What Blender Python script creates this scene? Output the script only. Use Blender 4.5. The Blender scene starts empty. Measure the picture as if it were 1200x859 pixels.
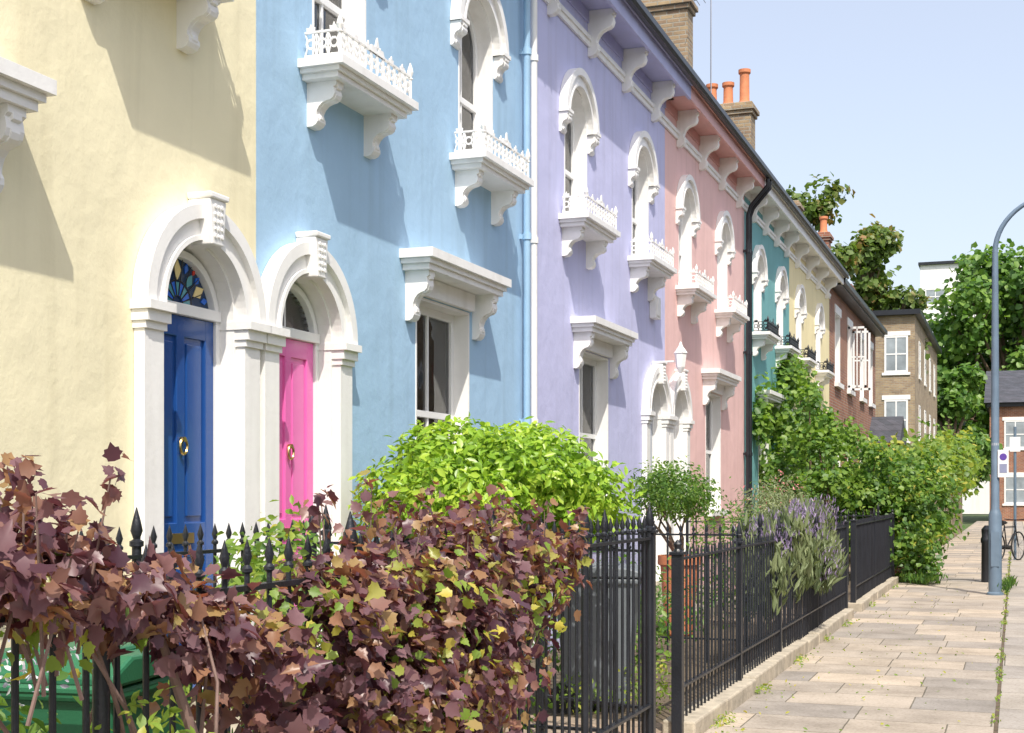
import bpy, bmesh, math, random
import numpy as np
from mathutils import Vector
from mathutils.geometry import tessellate_polygon
random.seed(7)
S=bpy.context.scene
# ------------------------------------------------------------------ helpers
def link(o,parent=None):
    S.collection.objects.link(o)
    if parent: o.parent=parent
    return o
def grp(name):
    e=bpy.data.objects.new(name,None); e.empty_display_size=.2
    return link(e)
class MB:
    def __init__(s): s.v=[]; s.f=[]
    def add(s,vs,fs):
        o=len(s.v); s.v+= [tuple(v) for v in vs]; s.f+= [tuple(i+o for i in f) for f in fs]
    def box(s,x0,x1,y0,y1,z0,z1):
        s.add([(x0,y0,z0),(x1,y0,z0),(x1,y1,z0),(x0,y1,z0),(x0,y0,z1),(x1,y0,z1),(x1,y1,z1),(x0,y1,z1)],
              [(0,3,2,1),(4,5,6,7),(0,1,5,4),(1,2,6,5),(2,3,7,6),(3,0,4,7)])
    def prism(s,ax,outline,a,b,holes=()):
        def P(u,v,t):
            return (t,u,v) if ax=='x' else ((u,t,v) if ax=='y' else (u,v,t))
        loops=[list(outline)]+[list(h) for h in holes]
        allp=[p for l in loops for p in l]; n=len(allp)
        vs=[P(u,v,a) for u,v in allp]+[P(u,v,b) for u,v in allp]
        fs=[]
        if holes:
            tr=tessellate_polygon([[Vector((u,v,0)) for u,v in l] for l in loops])
            for t in tr:
                fs.append(tuple(t)); fs.append(tuple(i+n for i in reversed(t)))
        else:
            fs.append(tuple(range(n))); fs.append(tuple(i+n for i in reversed(range(n))))
        o=0
        for l in loops:
            m=len(l)
            for i in range(m):
                j=(i+1)%m; fs.append((o+i,o+j,o+j+n,o+i+n))
            o+=m
        s.add(vs,fs)
    def tube(s,pts,rad,sides=8):
        pts=[Vector(p) for p in pts]
        if not hasattr(rad,'__len__'): rad=[rad]*len(pts)
        vs=[];fs=[]
        prev=None
        for i,p in enumerate(pts):
            d=(pts[min(i+1,len(pts)-1)]-pts[max(i-1,0)]).normalized()
            if prev is None:
                prev=Vector((1,0,0)) if abs(d.x)<.9 else Vector((0,1,0))
            u=(prev-d*prev.dot(d))
            if u.length<1e-4: u=d.orthogonal()
            u.normalize(); w=d.cross(u); prev=u
            for k in range(sides):
                a=2*math.pi*k/sides+math.pi/sides
                vs.append(p+(u*math.cos(a)+w*math.sin(a))*rad[i])
        for i in range(len(pts)-1):
            for k in range(sides):
                k2=(k+1)%sides
                fs.append((i*sides+k,i*sides+k2,(i+1)*sides+k2,(i+1)*sides+k))
        fs.append(tuple(range(sides))); fs.append(tuple((len(pts)-1)*sides+k for k in reversed(range(sides))))
        s.add(vs,fs)
    def lathe(s,cx,cy,prof,sides=16):
        vs=[];fs=[]
        for r,z in prof:
            for k in range(sides):
                a=2*math.pi*k/sides; vs.append((cx+r*math.cos(a),cy+r*math.sin(a),z))
        for i in range(len(prof)-1):
            for k in range(sides):
                k2=(k+1)%sides
                fs.append((i*sides+k,i*sides+k2,(i+1)*sides+k2,(i+1)*sides+k))
        fs.append(tuple(range(sides))); fs.append(tuple((len(prof)-1)*sides+k for k in reversed(range(sides))))
        s.add(vs,fs)
    def obj(s,name,mat,parent=None,bevel=0,smooth=False,fix=True):
        me=bpy.data.meshes.new(name); me.from_pydata(s.v,[],s.f)
        if fix:
            bm=bmesh.new(); bm.from_mesh(me); bmesh.ops.recalc_face_normals(bm,faces=bm.faces); bm.to_mesh(me); bm.free()
        me.materials.append(mat)
        if smooth:
            me.polygons.foreach_set('use_smooth',[True]*len(me.polygons))
            me.set_sharp_from_angle(angle=math.radians(38))
        o=bpy.data.objects.new(name,me); link(o,parent)
        if bevel:
            m=o.modifiers.new('bev','BEVEL'); m.width=bevel; m.segments=2; m.limit_method='ANGLE'; m.angle_limit=math.radians(40)
        return o
def arch(c,r,spring,zb,n=20,close=True):
    p=[(c-r,zb)]
    for i in range(n+1):
        a=math.pi-math.pi*i/n; p.append((c+r*math.cos(a),spring+r*math.sin(a)))
    p.append((c+r,zb)); return p
def rect(c,h,z0,z1): return [(c-h,z0),(c-h,z1),(c+h,z1),(c+h,z0)]
def halfring(c,z,r0,r1,n=24):
    o=[(c+r1*math.cos(math.pi-math.pi*i/n),z+r1*math.sin(math.pi*i/n)) for i in range(n+1)]
    i_=[(c+r0*math.cos(math.pi*i/n),z+r0*math.sin(math.pi*i/n)) for i in range(n+1)]
    return o+i_
def circ(c,z,r,n=12): return [(c+r*math.cos(2*math.pi*i/n),z+r*math.sin(2*math.pi*i/n)) for i in range(n)]

# ------------------------------------------------------------------ materials
def newmat(name):
    m=bpy.data.materials.new(name); m.use_nodes=True
    nt=m.node_tree; return m,nt,nt.nodes['Principled BSDF']
def N(nt,t,**k):
    n=nt.nodes.new(t)
    for a,b in k.items(): setattr(n,a,b)
    return n
def mat(name,col,rough=.6,var=.08,scale=3.,bump=.0,bscale=60.,metal=0.,spec=.5,dirt=0.):
    m,nt,b=newmat(name); L=nt.links
    tc=N(nt,'ShaderNodeTexCoord')
    no=N(nt,'ShaderNodeTexNoise'); no.inputs['Scale'].default_value=scale; no.inputs['Detail'].default_value=6; no.inputs['Roughness'].default_value=.6
    L.new(tc.outputs['Object'],no.inputs['Vector'])
    cr=N(nt,'ShaderNodeValToRGB'); cr.color_ramp.elements[0].position=.3; cr.color_ramp.elements[1].position=.7
    lo=[max(0,c*(1-var)) for c in col]; hi=[min(1,c*(1+var)) for c in col]
    cr.color_ramp.elements[0].color=(*lo,1); cr.color_ramp.elements[1].color=(*hi,1)
    L.new(no.outputs['Fac'],cr.inputs['Fac'])
    out=cr.outputs['Color']
    if dirt>0:
        mp=N(nt,'ShaderNodeMapping'); mp.inputs['Scale'].default_value=(5,5,.35)
        L.new(tc.outputs['Object'],mp.inputs['Vector'])
        n2=N(nt,'ShaderNodeTexNoise'); n2.inputs['Scale'].default_value=1.3; n2.inputs['Detail'].default_value=8
        L.new(mp.outputs['Vector'],n2.inputs['Vector'])
        r2=N(nt,'ShaderNodeValToRGB'); r2.color_ramp.elements[0].position=.5; r2.color_ramp.elements[1].position=.8
        r2.color_ramp.elements[0].color=(0,0,0,1); r2.color_ramp.elements[1].color=(dirt,dirt,dirt,1)
        L.new(n2.outputs['Fac'],r2.inputs['Fac'])
        mx=N(nt,'ShaderNodeMixRGB',blend_type='MULTIPLY'); mx.inputs['Color2'].default_value=(.55,.52,.45,1)
        L.new(r2.outputs['Color'],mx.inputs['Fac']); L.new(out,mx.inputs['Color1']); out=mx.outputs['Color']
    L.new(out,b.inputs['Base Color'])
    b.inputs['Roughness'].default_value=rough; b.inputs['Metallic'].default_value=metal
    b.inputs['Specular IOR Level'].default_value=spec
    if bump>0:
        n3=N(nt,'ShaderNodeTexNoise'); n3.inputs['Scale'].default_value=bscale; n3.inputs['Detail'].default_value=5
        L.new(tc.outputs['Object'],n3.inputs['Vector'])
        bp=N(nt,'ShaderNodeBump'); bp.inputs['Strength'].default_value=bump; bp.inputs['Distance'].default_value=.01
        L.new(n3.outputs['Fac'],bp.inputs['Height']); L.new(bp.outputs['Normal'],b.inputs['Normal'])
    return m
def stucco(name,col):
    m=mat(name,col,rough=.75,var=.045,scale=1.3,bump=.0,dirt=.28,spec=.25)
    nt=m.node_tree; L=nt.links; b=nt.nodes['Principled BSDF']
    tc=nt.nodes['Texture Coordinate']
    n1=N(nt,'ShaderNodeTexNoise'); n1.inputs['Scale'].default_value=5; n1.inputs['Detail'].default_value=9; n1.inputs['Roughness'].default_value=.62
    L.new(tc.outputs['Object'],n1.inputs['Vector'])
    bp=N(nt,'ShaderNodeBump'); bp.inputs['Strength'].default_value=.7; bp.inputs['Distance'].default_value=.012
    L.new(n1.outputs['Fac'],bp.inputs['Height'])
    n0=N(nt,'ShaderNodeTexNoise'); n0.inputs['Scale'].default_value=1.1; n0.inputs['Detail'].default_value=3
    L.new(tc.outputs['Object'],n0.inputs['Vector'])
    b2=N(nt,'ShaderNodeBump'); b2.inputs['Strength'].default_value=.4; b2.inputs['Distance'].default_value=.05
    L.new(n0.outputs['Fac'],b2.inputs['Height']); L.new(bp.outputs['Normal'],b2.inputs['Normal'])
    L.new(b2.outputs['Normal'],b.inputs['Normal'])
    return m
def brickmat(name,c1,c2,mortar,axes='YZ',w=.225,h=.075,ms=.012,blot=.8,distort=0.):
    m,nt,b=newmat(name); L=nt.links
    tc=N(nt,'ShaderNodeTexCoord'); sx=N(nt,'ShaderNodeSeparateXYZ'); cx=N(nt,'ShaderNodeCombineXYZ')
    src=tc.outputs['Object']
    if distort>0:
        nd=N(nt,'ShaderNodeTexNoise'); nd.inputs['Scale'].default_value=9; nd.inputs['Detail'].default_value=3
        L.new(src,nd.inputs['Vector'])
        vm=N(nt,'ShaderNodeVectorMath',operation='MULTIPLY_ADD'); vm.inputs[1].default_value=(distort,)*3
        L.new(nd.outputs['Color'],vm.inputs[0]); L.new(src,vm.inputs[2]); src=vm.outputs[0]
    L.new(src,sx.inputs[0])
    if axes=='YZ':
        ad=N(nt,'ShaderNodeMath',operation='ADD'); L.new(sx.outputs['X'],ad.inputs[0]); L.new(sx.outputs['Y'],ad.inputs[1])
        L.new(ad.outputs[0],cx.inputs['X']); L.new(sx.outputs['Z'],cx.inputs['Y'])
    else:
        L.new(sx.outputs['X'],cx.inputs['X']); L.new(sx.outputs['Y'],cx.inputs['Y'])
    br=N(nt,'ShaderNodeTexBrick'); br.inputs['Scale'].default_value=1; br.inputs['Brick Width'].default_value=w; br.inputs['Row Height'].default_value=h
    br.inputs['Mortar Size'].default_value=ms; br.inputs['Mortar Smooth'].default_value=.3; br.inputs['Bias'].default_value=0
    br.inputs['Color1'].default_value=(*c1,1); br.inputs['Color2'].default_value=(*c2,1); br.inputs['Mortar'].default_value=(*mortar,1)
    if axes=='XY': br.offset=.37; br.squash=.72; br.squash_frequency=3
    L.new(cx.outputs[0],br.inputs['Vector'])
    no=N(nt,'ShaderNodeTexNoise'); no.inputs['Scale'].default_value=1.7; no.inputs['Detail'].default_value=8; no.inputs['Roughness'].default_value=.65
    L.new(tc.outputs['Object'],no.inputs['Vector'])
    rp=N(nt,'ShaderNodeValToRGB'); rp.color_ramp.elements[0].color=(.60,.59,.57,1); rp.color_ramp.elements[1].color=(1.0,1.0,1.0,1)
    rp.color_ramp.elements[0].position=.32; rp.color_ramp.elements[1].position=.6
    L.new(no.outputs['Fac'],rp.inputs['Fac'])
    mx=N(nt,'ShaderNodeMixRGB',blend_type='MULTIPLY'); mx.inputs['Fac'].default_value=blot
    L.new(br.outputs['Color'],mx.inputs['Color1']); L.new(rp.outputs['Color'],mx.inputs['Color2'])
    out=mx.outputs['Color']
    if axes=='XY':   # worn speckle and spots
        ns=N(nt,'ShaderNodeTexNoise'); ns.inputs['Scale'].default_value=38; ns.inputs['Detail'].default_value=5; ns.inputs['Roughness'].default_value=.7
        L.new(tc.outputs['Object'],ns.inputs['Vector'])
        rs=N(nt,'ShaderNodeValToRGB'); rs.color_ramp.elements[0].position=.34; rs.color_ramp.elements[1].position=.52
        rs.color_ramp.elements[0].color=(.68,.66,.62,1); rs.color_ramp.elements[1].color=(1,1,1,1)
        L.new(ns.outputs['Fac'],rs.inputs['Fac'])
        m2=N(nt,'ShaderNodeMixRGB',blend_type='MULTIPLY'); m2.inputs['Fac'].default_value=.8
        L.new(out,m2.inputs['Color1']); L.new(rs.outputs['Color'],m2.inputs['Color2']); out=m2.outputs['Color']
    L.new(out,b.inputs['Base Color']); b.inputs['Roughness'].default_value=.85
    n2=N(nt,'ShaderNodeTexNoise'); n2.inputs['Scale'].default_value=25; n2.inputs['Detail'].default_value=6
    L.new(tc.outputs['Object'],n2.inputs['Vector'])
    b1=N(nt,'ShaderNodeBump'); b1.inputs['Strength'].default_value=.45; b1.inputs['Distance'].default_value=.01; L.new(n2.outputs['Fac'],b1.inputs['Height'])
    b2=N(nt,'ShaderNodeBump'); b2.invert=True; b2.inputs['Strength'].default_value=.7; b2.inputs['Distance'].default_value=.006
    L.new(br.outputs['Fac'],b2.inputs['Height']); L.new(b1.outputs['Normal'],b2.inputs['Normal']); L.new(b2.outputs['Normal'],b.inputs['Normal'])
    return m
def leafmat(name,stops,rough=.45,trans=.3,tcol=None):
    m,nt,b=newmat(name); L=nt.links
    at=N(nt,'ShaderNodeAttribute'); at.attribute_name='rnd'
    cr=N(nt,'ShaderNodeValToRGB'); e=cr.color_ramp.elements
    while len(e)<len(stops): e.new(.5)
    for i,(p,c) in enumerate(stops): e[i].position=p; e[i].color=(*c,1)
    L.new(at.outputs['Fac'],cr.inputs['Fac']); L.new(cr.outputs['Color'],b.inputs['Base Color'])
    b.inputs['Roughness'].default_value=rough; b.inputs['Specular IOR Level'].default_value=.4
    tr=N(nt,'ShaderNodeBsdfTranslucent'); mx=N(nt,'ShaderNodeMixShader'); mx.inputs['Fac'].default_value=trans
    g=N(nt,'ShaderNodeMixRGB',blend_type='MULTIPLY'); g.inputs['Fac'].default_value=1; g.inputs['Color2'].default_value=(*(tcol or (1.9,2.0,.9)),1)
    L.new(cr.outputs['Color'],g.inputs['Color1']); L.new(g.outputs['Color'],tr.inputs['Color'])
    L.new(b.outputs[0],mx.inputs[1]); L.new(tr.outputs[0],mx.inputs[2])
    L.new(mx.outputs[0],nt.nodes['Material Output'].inputs['Surface'])
    return m
def glassmat(name,tint=(.9,.95,1)):
    m,nt,b=newmat(name); L=nt.links; nt.nodes.remove(b)
    t=N(nt,'ShaderNodeBsdfTransparent'); t.inputs[0].default_value=(*tint,1)
    g=N(nt,'ShaderNodeBsdfGlossy'); g.inputs['Roughness'].default_value=.02
    tc=N(nt,'ShaderNodeTexCoord'); no=N(nt,'ShaderNodeTexNoise'); no.inputs['Scale'].default_value=2.5
    L.new(tc.outputs['Object'],no.inputs['Vector'])
    bp=N(nt,'ShaderNodeBump'); bp.inputs['Strength'].default_value=.12; bp.inputs['Distance'].default_value=.02; L.new(no.outputs['Fac'],bp.inputs['Height'])
    L.new(bp.outputs['Normal'],g.inputs['Normal'])
    f=N(nt,'ShaderNodeFresnel'); f.inputs['IOR'].default_value=2.1
    mx=N(nt,'ShaderNodeMixShader'); L.new(f.outputs[0],mx.inputs[0]); L.new(t.outputs[0],mx.inputs[1]); L.new(g.outputs[0],mx.inputs[2])
    L.new(mx.outputs[0],nt.nodes['Material Output'].inputs['Surface'])
    return m
M={}
M['white']=mat('white_paint',(.86,.85,.83),rough=.5,var=.03,scale=6,bump=.15,bscale=30,dirt=.28)
M['frame']=mat('white_joinery',(.82,.82,.81),rough=.35,var=.02)
M['cream']=stucco('cream_stucco',(.86,.79,.55))
M['blue']=stucco('blue_stucco',(.37,.555,.74))
M['lilac']=stucco('lilac_stucco',(.55,.56,.80))
M['pink']=stucco('pink_stucco',(.81,.54,.51))
M['teal']=stucco('teal_stucco',(.17,.40,.41))
M['yellow']=stucco('yellow_stucco',(.85,.75,.45))
M['lilac_t']=mat('lilac_trim',(.44,.45,.70),rough=.5)
M['pink_t']=mat('pink_trim',(.68,.38,.36),rough=.5)
M['cream_t']=mat('cream_trim',(.8,.74,.56),rough=.5)
M['blue_t']=mat('blue_trim',(.32,.5,.68),rough=.5)
M['doorblue']=mat('blue_gloss_paint',(.015,.075,.28),rough=.22,var=.05)
M['doorpink']=mat('pink_gloss_paint',(.78,.16,.46),rough=.25,var=.04)
M['doorgrey']=mat('grey_gloss_paint',(.3,.34,.4),rough=.3)
M['brass']=mat('brass',(.6,.42,.18),rough=.3,metal=1)
M['iron']=mat('black_iron_paint',(.014,.016,.022),rough=.38,var=.3,bump=.25,bscale=80)
M['slate']=brickmat('slate_roof',(.06,.065,.08),(.09,.09,.11),(.03,.03,.035),'YZ',.25,.2,.006)
M['stock']=brickmat('stock_brick',(.42,.31,.18),(.29,.20,.13),(.35,.32,.26))
M['red']=brickmat('red_brick',(.42,.17,.09),(.30,.11,.07),(.36,.30,.24))
M['terra']=mat('terracotta',(.55,.20,.09),rough=.75,var=.15,scale=8,bump=.2)
M['glass']=glassmat('window_glass')
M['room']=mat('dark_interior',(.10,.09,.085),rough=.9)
M['curtain']=mat('net_curtain',(.72,.72,.70),rough=.9)
M['slab']=brickmat('stone_paving',(.55,.46,.36),(.32,.29,.26),(.17,.15,.11),'XY',.92,.62,.006,.9,.012)
M['kerbstone']=brickmat('granite_kerb',(.46,.41,.35),(.35,.32,.29),(.12,.11,.08),'XY',3.,.9,.006,.8,.01)
M['plinth']=mat('stone_plinth',(.42,.37,.29),rough=.9,var=.28,scale=7,bump=.6,bscale=25)
M['asphalt']=mat('asphalt',(.055,.055,.058),rough=.9,var=.2,scale=20,bump=.5,bscale=200)
M['soil']=mat('garden_soil',(.12,.09,.06),rough=1,var=.35,scale=9,bump=.8,bscale=30)
M['tile']=brickmat('path_tiles',(.44,.33,.24),(.34,.27,.21),(.16,.14,.12),'XY',.3,.3,.006)
M['grass']=mat('grass_ground',(.08,.12,.04),rough=1,var=.3,scale=2)
M['bark']=mat('bark',(.16,.11,.075),rough=.9,var=.3,scale=12,bump=.6,bscale=40)
M['twig']=mat('twig',(.20,.13,.11),rough=.8,var=.3,scale=20)
M['bin_green']=mat('green_plastic',(.02,.13,.06),rough=.45,var=.1,bump=.1,bscale=90)
M['bin_grey']=mat('grey_plastic',(.15,.17,.19),rough=.5,var=.1)
M['rubber']=mat('rubber',(.02,.02,.02),rough=.8)
M['lamp']=mat('blue_grey_paint',(.14,.20,.27),rough=.4,var=.12,scale=5)
M['lead']=mat('lead_cames',(.03,.03,.035),rough=.5)
M['sg_blue']=mat('stained_blue',(.03,.16,.70),rough=.1)
M['sg_dark']=mat('stained_dark',(.02,.05,.12),rough=.08)
M['sg_yel']=mat('stained_yellow',(.95,.75,.35),rough=.12)
M['sg_red']=mat('stained_red',(.7,.06,.04),rough=.12)
M['sg_teal']=mat('stained_teal',(.10,.35,.40),rough=.12)
M['steel']=mat('steel',(.4,.4,.42),rough=.35,metal=1)
# leaves
M['l_purple']=leafmat('purple_leaves',[(0,(.045,.018,.032)),(.35,(.11,.05,.065)),(.6,(.20,.11,.12)),(.8,(.28,.15,.085)),(.92,(.32,.22,.09)),(1,(.28,.30,.06))],rough=.36,trans=.28,tcol=(2.0,1.1,1.0))
M['l_lime']=leafmat('lime_leaves',[(0,(.12,.24,.02)),(.5,(.25,.42,.035)),(1,(.46,.58,.07))],rough=.35,trans=.3,tcol=(1.4,1.5,.7))
M['l_green']=leafmat('green_leaves',[(0,(.035,.085,.02)),(.5,(.085,.18,.035)),(1,(.20,.31,.05))],trans=.35)
M['l_yg']=leafmat('yellowgreen_leaves',[(0,(.09,.17,.03)),(.6,(.22,.32,.05)),(1,(.5,.42,.08))],trans=.35)
M['l_far']=leafmat('tree_leaves',[(0,(.04,.10,.02)),(.5,(.09,.19,.035)),(1,(.19,.30,.055))],trans=.3)
M['l_rust']=leafmat('rusty_tree_leaves',[(0,(.05,.09,.02)),(.7,(.13,.20,.04)),(.88,(.22,.19,.06)),(1,(.30,.17,.06))],trans=.3)
M['l_sage']=leafmat('sage_leaves',[(0,(.10,.14,.07)),(1,(.26,.30,.15))],trans=.2)
M['l_lav']=leafmat('lavender_flowers',[(0,(.20,.14,.28)),(1,(.40,.33,.46))],trans=.2,tcol=(1.3,1.2,1.4))
M['l_flower']=leafmat('pale_flowers',[(0,(.5,.5,.7)),(1,(.85,.85,.85))],trans=.2,tcol=(1,1,1))
M['l_pinkfl']=leafmat('pink_flowers',[(0,(.7,.15,.2)),(1,(.85,.4,.4))],trans=.2,tcol=(1,1,1))
# ------------------------------------------------------------------ foliage
def tri(vs,fs): return np.array(vs,float),np.array(fs,int)
T_OVAL=tri([(0,0,0),(-.2,.3,.05),(-.22,.6,.05),(0,1,-.1),(.22,.6,.05),(.2,.3,.05),(0,.45,-.02)],[(0,6,1),(1,6,2),(2,6,3),(3,6,4),(4,6,5),(5,6,0)])
T_LONG=tri([(0,0,0),(-.11,.45,.03),(0,1,-.12),(.11,.45,.03)],[(0,2,1),(0,3,2)])
def lobed(k=.18):
    pr=[(0,0),(-.28,.04),(-.30,.2),(-.48,.38),(-.35,.47),(-.33,.66),(-.17,.68),(0,1.0),(.17,.68),(.33,.66),(.35,.47),(.48,.38),(.30,.2),(.28,.04)]
    vs=[(x,y,k*1.4*abs(x)-.22*y*y) for x,y in pr]+[(0,.38,-.05)]
    n=len(pr); return tri(vs,[(i,(i+1)%n,n) for i in range(n)])
T_LOBE=lobed()
T_CLUMP=tri([(0,0,0),(-.45,.4,.12),(-.1,1,-.05),(.35,.75,.1),(.5,.2,.05)],[(0,2,1),(0,3,2),(0,4,3)])
def foliage(name,blobs,T,n,s0,s1,m,seed=1,orient='out',parent=None,gap=-.25,freq=6.,inner=.3,bias=0.,lumpy=.22,edge=1.03):
    rng=np.random.default_rng(seed); B=np.array(blobs,float)
    w=(B[:,3]*B[:,4]*B[:,5])**(.7); w/=w.sum()
    k=int(n*1.6); idx=rng.choice(len(B),k,p=w)
    d=rng.normal(size=(k,3)); d/=np.linalg.norm(d,axis=1)[:,None]
    r=inner+(edge-inner)*rng.random(k)**.55
    ph=rng.random(6)*6.28
    l=1+lumpy*(np.sin(d[:,0]*5+idx*1.7+ph[0])*np.sin(d[:,1]*6+idx+ph[1])+.7*np.sin(d[:,2]*9+idx*2.1+ph[2])*np.sin(d[:,0]*11+ph[5]))
    P=B[idx,:3]+d*B[idx,3:]*(r*l)[:,None]
    g=np.sin(P[:,0]*freq+ph[3]+1.7*np.sin(P[:,1]*freq*.6))+np.sin(P[:,1]*freq*1.1+ph[4]+1.3*np.sin(P[:,2]*freq*.8))+np.sin(P[:,2]*freq*1.3+ph[0]+np.sin(P[:,0]*freq*.7))
    keep=(g/3>gap)|(rng.random(k)<.12)
    P=P[keep][:n]; d=d[keep][:n]; k=len(P); g=g[keep][:n]
    nz=lambda a:a/np.linalg.norm(a,axis=1)[:,None]
    if orient=='up':
        Tv=nz(np.array([0,0,1.])+.32*rng.normal(size=(k,3))); Nn=rng.normal(size=(k,3)); Nn=nz(Nn-Tv*(Nn*Tv).sum(1)[:,None])
    else:
        Nn=nz(d*.7+np.array([.15,-.15,.55])+.6*rng.normal(size=(k,3)))
        Tv=d*.5+np.array([0,0,-.25])+.8*rng.normal(size=(k,3)); Tv=nz(Tv-Nn*(Nn*Tv).sum(1)[:,None])
    Bv=np.cross(Nn,Tv); s=s0+(s1-s0)*rng.random(k)
    tv,tf=T; q=len(tv)
    asp=.75+.4*rng.random(k); curl=.3+1.6*rng.random(k)
    V=P[:,None,:]+s[:,None,None]*(tv[None,:,0,None]*(Bv*asp[:,None])[:,None,:]+tv[None,:,1,None]*Tv[:,None,:]+tv[None,:,2,None]*(Nn*curl[:,None])[:,None,:])
    V=V.reshape(-1,3); F=(tf[None]+ (np.arange(k)*q)[:,None,None]).reshape(-1,3)
    me=bpy.data.meshes.new(name)
    me.vertices.add(len(V)); me.vertices.foreach_set('co',V.ravel().astype(np.float32))
    me.loops.add(F.size); me.loops.foreach_set('vertex_index',F.ravel().astype(np.int32))
    me.polygons.add(len(F)); me.polygons.foreach_set('loop_start',np.arange(0,F.size,3,dtype=np.int32))
    me.update(calc_edges=True); me.validate()
    val=np.clip(rng.random(k)*.7+.15+.15*g/3*2+bias,0,1)
    at=me.attributes.new('rnd','FLOAT','POINT'); at.data.foreach_set('value',np.repeat(val,q).astype(np.float32))
    me.materials.append(m)
    o=bpy.data.objects.new(name,me); return link(o,parent)
def stems(mb,base,ends,r0,r1,wob=.08,seg=6,sides=6):
    for e in ends:
        b=Vector(base)+Vector((random.uniform(-.06,.06),random.uniform(-.06,.06),0)); e=Vector(e); pts=[];rs=[]
        a=Vector((random.uniform(-wob,wob),random.uniform(-wob,wob),0))
        for i in range(seg+1):
            t=i/seg; p=b.lerp(e,t); p+=a*math.sin(t*math.pi)*2; p+=Vector((random.uniform(-1,1),random.uniform(-1,1),0))*wob*.25*(1 if 0<i<seg else 0)
            p.z=b.z+(e.z-b.z)*(t**.8); pts.append(p); rs.append(r0+(r1-r0)*t)
        mb.tube(pts,rs,sides)

# ------------------------------------------------------------------ architectural parts
BR=[(0,0),(1,0),(1,-.10),(.90,-.14),(.93,-.20),(.95,-.28),(.90,-.37),(.80,-.42),(.66,-.44),(.52,-.48),(.40,-.56),(.33,-.66),(.32,-.74),(.38,-.80),(.38,-.88),(.30,-.96),(.18,-1),(0,-1)]
def bracket(mb,yc,w,zt,h,p,x=0.0):
    mb.prism('y',[(x+a*p,zt+b*h) for a,b in BR],yc-w/2,yc+w/2)
    mb.prism('y',[(x+a*p*.96+.010,zt-.08*h+b*h*.84) for a,b in BR],yc-w/4,yc+w/4)
def slabprof(mb,y0,y1,z0,z1,p,x=0.0):
    h=z1-z0
    for (pp,za,zb,e) in [(p*.80,z0,z0+h*.3,0),(p*.88,z0+h*.3,z0+h*.55,.03),(p,z0+h*.55,z1,.06)]:
        mb.box(x,x+pp,y0-e,y1+e,za,zb)
def fret(mb,ax,a,u0,u1,z,h=.17):
    t=.006; L=u1-u0; n=max(2,round(L/.09)); w=L/n
    def bx(ua,ub,za,zb,th=t):
        if ax=='x': mb.box(a-th,a+th,ua,ub,za,zb)
        else: mb.box(ua,ub,a-th,a+th,za,zb)
    bx(u0,u1,z+.015,z+.027,.009); bx(u0,u1,z+h,z+h+.012,.010)
    for i in range(n):
        c=u0+w*(i+.5); zc=z+.02+(h-.01)/2
        mb.prism(ax,circ(c,zc,.036,10),a-t,a+t,[circ(c,zc,.023,10)])
        for sx in(-1,1):
            for sz in(-1,1):
                p=[(c+sx*.022,zc+sz*.024),(c+sx*.027,zc+sz*.018),(c+sx*w*.52,zc+sz*(h*.42)),(c+sx*w*.46,zc+sz*(h*.47))]
                mb.prism(ax,p,a-t*.8,a+t*.8)
        top=z+h+.012
        if i%2==0: mb.prism(ax,[(c-.028,top),(c-.032,top+.028),(c-.010,top+.024),(c,top+.05),(c+.010,top+.024),(c+.032,top+.028),(c+.028,top)],a-t*.8,a+t*.8)
        bx(c+w/2-.004,c+w/2+.004,z+.02,z+h)
def finial(mb,x,y,z,h=.28):
    mb.lathe(x,y,[(.012,z),(.012,z+h*.55),(.022,z+h*.58),(.012,z+h*.62),(.024,z+h*.75),(.018,z+h*.85),(.003,z+h)],8)
def balcony(W,R,yc,hw,z0,p=.33):
    z1=z0+.125
    slabprof(W,yc-hw+.06,yc+hw-.06,z0,z1,p)
    for s in(-1,1): bracket(W,yc+s*(hw-.18),.11,z0,.29,p*.66)
    a=p-.045
    fret(R,'x',a,yc-hw+.05,yc+hw-.05,z1)
    for s in(-1,1):
        fret(R,'y',yc+s*(hw-.05),.03,a,z1)
        finial(R,a,yc+s*(hw-.05),z1)
    fz=z1+.17
    R.prism('x',[(yc-.12,fz),(yc-.09,fz+.05),(yc-.03,fz+.05),(yc,fz+.12),(yc+.03,fz+.05),(yc+.09,fz+.05),(yc+.12,fz)],a-.006,a+.006,[circ(yc,fz+.035,.018,8)])
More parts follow.
